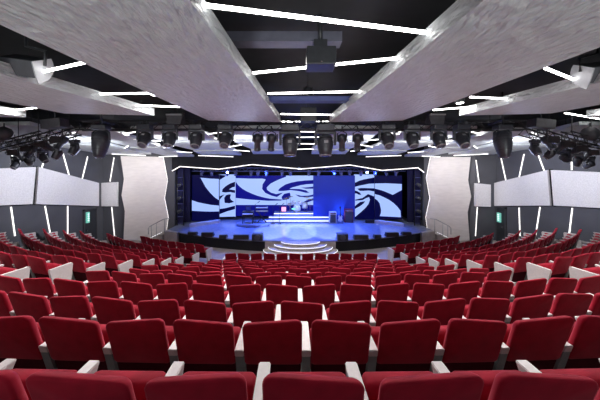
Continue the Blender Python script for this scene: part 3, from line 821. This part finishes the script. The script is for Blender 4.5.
# ceiling speakers
cz = P(321,66,3.9)
sp = root('hanging_speaker', (cz.x,3.95,cz.z), 'black hanging loudspeaker box in the central ceiling trough', 'speaker')
mb = MB(); mb.box((-.21,-.14,0),(.21,.22,.26), M['black'], bev=.012); mb.build('cabinet', sp)
mb = MB(); mb.box((-.195,-.15,.012),(.195,-.139,.248), M['black']); mb.build('grille', sp)
mb = MB(); mb.box((-.1,-.0,.26),(.1,.1,.42), M['black']); mb.tube([(0,.05,.4),(0,.05,ZC+2.26-cz.z)], .03, M['black'], 8); mb.build('bracket', sp)
mb = MB(); mb.lathe([(.011,0),(.011,.006)], M['chrome'], 10, Matrix.Translation((0,-.15,.035)) @ Matrix.Rotation(PI/2, 4, 'X')); mb.build('badge', sp)
for sg, px, py, side in ((-1,26,64,'left'),(1,598,70,'right')):
    p = on_h(px, py, 1.60)
    s = root('trough_speaker', p, 'black tilted loudspeaker with pale round bracket in the %s ceiling trough' % side, 'speaker', 'tilted speakers in the side troughs')
    T = Matrix.Rotation(R(28), 4, 'X') @ Matrix.Rotation(sg*R(-8), 4, 'Y')
    mb = MB(); mb.box((-.26,-.14,-.17),(.26,.16,.10), M['black'], T, bev=.015); mb.build('cabinet', s)
    mb = MB(); mb.box((-.245,-.15,-.16),(.245,-.139,.09), M['duct'], T); mb.build('grille', s)
    br = MB()
    xx = -sg*.268
    poly = [(-.20,.10),(.16,.10)] + [(.16+.05*math.sin(t*PI/8)-.36*(1-math.cos(t*PI/16)), .10-.34*math.sin(t*PI/16)) for t in range(1,9)] + [(-.21,-.08)]
    br.slab([T @ Vector((xx, y, z)) for y, z in poly], (-sg*.02,0,0), M['speaker_side']); br.build('side_bracket', s)
    yk = MB(); yk.tube([(-sg*.3,0,-.03),(-sg*.31,0,.2),(0,0,.28),(0,0,ZC+2.26-p.z)], .022, M['black'], 8); yk.build('yoke', s)
# dark box unit hanging above the truss centre
p = P(308,112,8.6)
mb = MB(); mb.box((p.x-.24,8.4,ZC+1.38),(p.x+.26,8.8,ZC+1.82), M['black'], bev=.01); mb.tube([(p.x,8.6,ZC+1.8),(p.x,8.6,ZC+2.27)], .03, M['black'], 8)
tag(mb.build('projector_box'), 'dark box hanging above the truss at the centre of the ceiling', 'box')

# ================================================================ TRUSSES
def truss(name, a, b, label, s=.15, step=.36):
    a = Vector(a); b = Vector(b); L = (b-a).length
    ang = math.atan2(b.y-a.y, b.x-a.x)
    r = root(name, a, label, 'truss', 'black lighting trusses')
    d = (b-a).normalized(); side = d.cross(Vector((0,0,1))).normalized(); up = side.cross(d).normalized()
    cs_ = [side*s*i+up*s*j for i, j in ((-1,-1),(1,-1),(1,1),(-1,1))]
    for c in cs_:
        mb = MB(); mb.tube([c, c+d*L], .026, M['black'], 8); mb.build('chord', r)
    mb = MB(); n = int(L/step)
    for i in range(n):
        for q in range(4):
            c0, c1 = cs_[q], cs_[(q+1) % 4]
            p0, p1 = (c0, c1) if i % 2 else (c1, c0)
            mb.tube([p0+d*L*i/n, p1+d*L*(i+1)/n], .012, M['black'], 5)
    mb.build('lattice', r)
    mb = MB()
    for t in (.08,.36,.64,.92):
        q = d*L*t + up*s; mb.tube([q, Vector((q.x,q.y,ZC+2.2-a.z))], .012, M['black'], 6)
    mb.build('hanging_cable', r)
    return r
HT = 1.33; DT = 9.0
for sg, side in ((-1,'left'),(1,'right')):
    truss('lighting_truss', (sg*8.1,8.3,ZC+.92), (sg*11.7,9.6,ZC+.48), 'second lower slanting black truss by the %s-side wall' % side, .12, .26)
truss('lighting_truss', (-7.6,DT,ZC+HT), (7.45,DT,ZC+HT), 'long straight black truss spanning the ceiling across the picture')
truss('lighting_truss', (-7.5,8.75,ZC+1.15), (-11.6,10.6,ZC+.62), 'upper slanting black truss by the left-side wall')
truss('lighting_truss', (7.2,8.75,ZC+1.15), (11.2,10.6,ZC+.62), 'upper slanting black truss by the right-side wall')

def moving_head(loc, label, scale=1.0, pan=0, tilt=0, group='moving head lamps along the truss'):
    r = root('moving_head_lamp', loc, label, 'stage lamp', group)
    r.scale = (scale,)*3; r.rotation_euler.z = pan
    H = M['headb']
    mb = MB(); mb.box((-.22,-.15,-.16),(.22,.15,0), H, bev=.03); mb.build('base', r)
    mb = MB(); mb.box((-.14,-.03,-.004),(.14,.03,.02), M['black']); mb.tube([(-.1,0,0),(-.1,0,.14)], .025, M['black'], 6); mb.tube([(.1,0,0),(.1,0,.14)], .025, M['black'], 6); mb.build('clamp', r)
    mb = MB()
    mb.box((-.27,-.06,-.52),(-.21,.06,-.17), H, bev=.02); mb.box((.21,-.06,-.52),(.27,.06,-.17), H, bev=.02); mb.box((-.27,-.07,-.24),(.27,.07,-.165), H, bev=.02); mb.build('yoke', r)
    T = Matrix.Translation((0,0,-.47)) @ Matrix.Rotation(tilt, 4, 'X')
    mb = MB(); mb.lathe([(.08,.23),(.15,.20),(.195,.08),(.20,-.06),(.17,-.22),(.15,-.30),(.12,-.31)], H, 18, T)
    for k in range(3): mb.lathe([(.19-.0*k,.02+.05*k),(.21,.03+.05*k),(.19,.04+.05*k)], M['black'], 18, T)
    mb.build('head', r)
    mb = MB(); mb.lathe([(.118,-.308),(.10,-.33),(.04,-.338)], M['lens'], 18, T); mb.lathe([(.155,-.295),(.15,-.318),(.118,-.318),(.118,-.30)], M['grey'], 18, T); mb.build('lens', r)
    mb = MB(); mb.box((-.05,-.204,-.02),(.05,-.17,.05), M['grey'], T); mb.build('display', r)
    return r
def profile(loc, label, sc_=1, tilt=R(25), pan=0):
    r = root('profile_spotlight', loc, label, 'stage lamp', 'small profile spotlights on the truss'); r.scale = (sc_,)*3; r.rotation_euler.z = pan
    mb = MB(); mb.tube([(-.12,0,-.28),(-.12,0,-.06),(0,0,0),(.12,0,-.06),(.12,0,-.28)], .015, M['black'], 6); mb.tube([(0,0,0),(0,0,.14)], .02, M['black'], 6); mb.build('yoke', r)
    T = Matrix.Translation((0,0,-.28)) @ Matrix.Rotation(tilt, 4, 'X')
    mb = MB(); mb.lathe([(.06,.2),(.12,.16),(.13,.0),(.09,-.05),(.085,-.24),(.10,-.25),(.10,-.29)], M['headb'], 14, T); mb.build('barrel', r)
    mb = MB(); mb.lathe([(.088,-.289),(.07,-.30)], M['lens'], 14, T); mb.build('lens', r)
    
    for q in (-1,1):
        mb = MB(); mb.box((q*.14-.01,-.3,-.32),(q*.14+.01,-.05,-.12), M['black']); mb.build('barn_door', r)
    return r
def hang_x(px, d=DT): return X0 + (px-CX)/F*d
heads = [(145,1.0,0,-20,1),(170,.98,0,-15,1),(196.5,1.0,0,-15,1),(225.5,1.02,0,-20,1),(290,1.28,0,-6,1),(325.3,1.28,0,-6,1),(387,1.04,0,-20,1),(412,1.0,0,-15,1),(438.7,1.0,0,-15,1),(461.5,1.02,0,-20,1)]
for i, (px, s, pan, tilt, _) in enumerate(heads):
    lab = ['','','','','large moving head lamp hanging left of the central gap','large moving head lamp hanging right of the central gap','','','',''][i]
    if not lab: lab = (ORD[i+1]+' black moving head lamp from the left end of the straight truss') if i < 4 else (ORD[10-i]+' black moving head lamp from the right end of the straight truss')
    moving_head((hang_x(px,8.66), 8.66, ZC+HT-.03), lab, s*(.96 if s < 1.1 else 1.0), R(pan), R(tilt*2 if s < 1.1 else tilt))
for px, side in ((101,'left'),(502.5,'right')):
    r = root('moving_head_lamp', (hang_x(px,8.2), 8.2, ZC+1.22), 'largest teardrop moving head lamp hanging alone at the %s-side end of the truss' % side, 'stage lamp', 'teardrop lamps at the truss ends'); r.scale = (.92,.92,1.0)
    H = M['headb']
    mb = MB(); mb.box((-.24,-.16,-.14),(.24,.16,0), H, bev=.03); mb.build('base', r)
    
    for q in (-1,1):
        mb = MB(); mb.tube([(q*.29,0,-.46),(q*.27,0,-.22),(q*.15,0,-.12)], .04, H, 8); mb.build('yoke_arm', r)
    T = Matrix.Translation((0,0,-.48)) @ Matrix.Rotation(R(-12), 4, 'X')
    mb = MB(); mb.lathe([(.06,.32),(.17,.29),(.245,.16),(.265,.02),(.25,-.14),(.21,-.32),(.165,-.45),(.15,-.50),(.13,-.51)], H, 22, T); mb.build('head', r)
    mb = MB()
    for z, q in ((.10,.262),(.0,.27),(-.30,.222)): mb.lathe([(q-.02,z-.012),(q+.006,z),(q-.02,z+.012)], M['black'], 22, T)
    mb.build('head_ribs', r)
    mb = MB(); mb.lathe([(.125,-.508),(.11,-.53),(.04,-.54)], M['lens'], 18, T); mb.build('lens', r)
    mb = MB(); mb.tube([(0,0,-.02),(0,0,1.02)], .03, M['black'], 8); mb.tube([(0,0,.12),(0,.65,.12)], .02, M['black'], 6); mb.build('hanger', r)
for i, (px, t) in enumerate(((257.5,30),(271.5,28),(342,28),(357.5,30))):
    profile((hang_x(px,8.72), 8.72, ZC+HT-.22), ('first','second','third','fourth')[i]+' small profile spotlight from the left on the truss centre', 1.15, R(t), R(10 if px < 300 else -10))
# grey floodlights sitting on the truss
for px, side in ((176,'left'),(435,'right')):
    p = P(px,118,8.6)
    r = root('floodlight', (p.x, 8.6, p.z), 'grey box floodlight over the %s half of the truss' % side, 'stage lamp', 'grey floodlights above the truss')
    mb = MB()
    mb.add([(-.20,-.16,-.22),(.20,-.16,-.22),(.24,.18,-.16),(-.24,.18,-.16),(-.26,-.12,.06),(.26,-.12,.06),(.22,.16,.2),(-.22,.16,.2)],
           [(0,3,2,1),(4,5,6,7),(0,1,5,4),(1,2,6,5),(2,3,7,6),(3,0,4,7)], M['duct']); mb.build('housing', r)
    mb = MB(); mb.box((-.24,-.2,.06),(.24,-.10,.10), M['grey']); mb.build('visor', r)
    mb = MB(); mb.tube([(0,.05,.17),(0,.05,ZC+2.25-p.z)], .02, M['black'], 6); mb.build('hanger', r)
# clusters on the side trusses
random.seed(11)
for sg, side in ((-1,'left'),(1,'right')):
    a = Vector((sg*7.4,8.75,ZC+1.15)); b = Vector((sg*11.4,10.6,ZC+.62))
    for i in range(9):
        t = .04 + i*.115
        p = a.lerp(b, t)
        if i % 2 == 0:
            moving_head((p.x,p.y-.05,p.z-.30), ORD[i//2+1]+' moving head lamp outward along the slanting %s truss' % side, .66, R(sg*(20+20*i)), R(random.choice((-55,-30,40))), 'moving head lamps on the slanting trusses')
        else:
            profile((p.x,p.y-.2,p.z-.02), ORD[i//2+1]+' small spotlight outward along the slanting %s truss' % side, 1.0, R(random.choice((35,60,-30))), R(sg*40))['group'] = 'small spotlights on the slanting trusses'
    p = P(55 if sg < 0 else 541, 124, 8.3)
    r = root('floodlight', p, 'grey box floodlight at the inner end of the slanting %s truss' % side, 'stage lamp', 'grey floodlights above the truss')
    mb = MB(); mb.box((-.3,-.18,-.14),(.3,.18,.14), M['duct'], Matrix.Rotation(sg*R(6), 4, 'Y'), bev=.02); mb.build('housing', r)
    mb = MB(); mb.tube([(0,0,.13),(0,0,ZC+2.25-p.z)], .02, M['black'], 6); mb.build('hanger', r)
    p = P(4 if sg < 0 else 590, 134, 8.6)
    r = root('round_floodlight', p, 'round grey floodlight hanging by the %s picture edge under the raft' % side, 'stage lamp', 'round floodlights')
    mb = MB(); mb.lathe([(.1,.2),(.2,.14),(.24,-.02),(.22,-.08)], M['duct'], 18, Matrix.Rotation(R(60), 4, 'X')); mb.build('housing', r)
    mb = MB(); mb.tube([(0,0,.1),(0,0,ZC+HB-p.z)], .02, M['black'], 6); mb.build('hanger', r)

# ================================================================ LIGHTS
def lamp(name, kind, loc, power, col=(1,1,1), size=.2, aim=None, angle=70, blend=.6, sy=None):
    l = bpy.data.lights.new(name, kind); l.energy = power; l.color = col
    if kind == 'SPOT': l.spot_size = R(angle); l.spot_blend = blend; l.shadow_soft_size = size
    elif kind == 'AREA':
        l.size = size
        if sy: l.shape = 'RECTANGLE'; l.size_y = sy
    else: l.shadow_soft_size = size
    o = bpy.data.objects.new(name, l); C.objects.link(o); o.location = loc
    if aim is not None: o.rotation_euler = (Vector(aim)-Vector(loc)).to_track_quat('-Z','Y').to_euler()
    return o
HW = (1,.965,.94)
for x in (0,-3.6,3.6,-7.5,7.5):
    for d in (4.9,7.2):
        lamp('house_spot', 'SPOT', (x, d, ZC+1.75), 270, HW, .3, (x, d-2.2, 0), 130, .7)
for x in (0,-3.5,3.5,-7,7):
    for d, pw in ((10.6,230),(13.2,150)):
        lamp('house_spot', 'SPOT', (x, d, ZC+far_h(d)+.1), pw, HW, .2, (x, d-2.2, 0), 120, .7)
# added fill spots without fixtures, brightening the pale rafts from rear and truss height
for x in (-6,-2,2,6):
    lamp('rear_fill', 'SPOT', (x,-2.2,ZC-.6), 560, (.93,1,.99), .3, (x*1.0,2.2,ZC+1.7), 75, .9)
for x in (-9.2,-5.6,-2.4,2.4,5.6,9.2):
    lamp('truss_fill', 'SPOT', (x,10.3,ZC+.30), 330, (.95,.95,1), .2, (x*1.05,13.0,ZC+1.1), 110, .9)
    lamp('truss_fill', 'SPOT', (x*.85,9.6,ZC+.25), 36, (.62,.68,1), .3, (x*.8,6.2,ZC+1.5), 90, 1)
# added fill spots without fixtures, lifting the stage-side panels and the wall panels
for sg in (-1,1):
    lamp('panel_fill', 'SPOT', (sg*7.2,14.0,ZC+.6), 400, HW, .2, (sg*9.9,17.2,ZC-1.4), 80, .8)
    lamp('wall_fill', 'SPOT', (sg*7.4,11.4,ZC+.55), 750, (.92,.94,1), .2, (sg*12.3,12.8,ZC-.9), 100, .9)
# blue stage light
BL = (.06,.15,1)
for x in (-5.5,-2.5,0,2.5,5.5):
    lamp('stage_wash', 'SPOT', (x,18.7,ZC-.2), 900, BL, .15, (x*.8,17.6,STAGE), 95, .6)
for x, tx in ((-2.4,-1.75),(2.4,1.6),(0,0)):
    lamp('stage_pool', 'SPOT', (x,9.7,ZC+.45), 7000, (.40,.52,1), .1, (tx,16.6,STAGE), 16, .25)
lamp('drum_light', 'SPOT', (0,18.0,ZC-.15), 800, (.45,.6,1), .1, (0,19.6,STAGE+.4), 62, .8)
lamp('screen_glow', 'SPOT', (P(341,214,19.2).x,19.3,STAGE+.25), 140, (.12,.35,1), .1, (P(341,190,19.75).x,19.75,ZC-1.2), 110, 1)

# ================================================================ WORLD + VIEW
w = bpy.data.worlds.new('world'); bpy.context.scene.world = w; w.use_nodes = True
w.node_tree.nodes['Background'].inputs[0].default_value = (.9,.92,1,1)
w.node_tree.nodes['Background'].inputs[1].default_value = .22
vs_ = bpy.context.scene.view_settings
vs_.view_transform = 'Standard'; vs_.look = 'None'; vs_.gamma = 1; vs_.use_curve_mapping = False
vs_.exposure = .32
cy = bpy.context.scene.cycles
cy.use_denoising = True; cy.max_bounces = 6; cy.diffuse_bounces = 4; cy.glossy_bounces = 3
cy.sample_clamp_indirect = 6
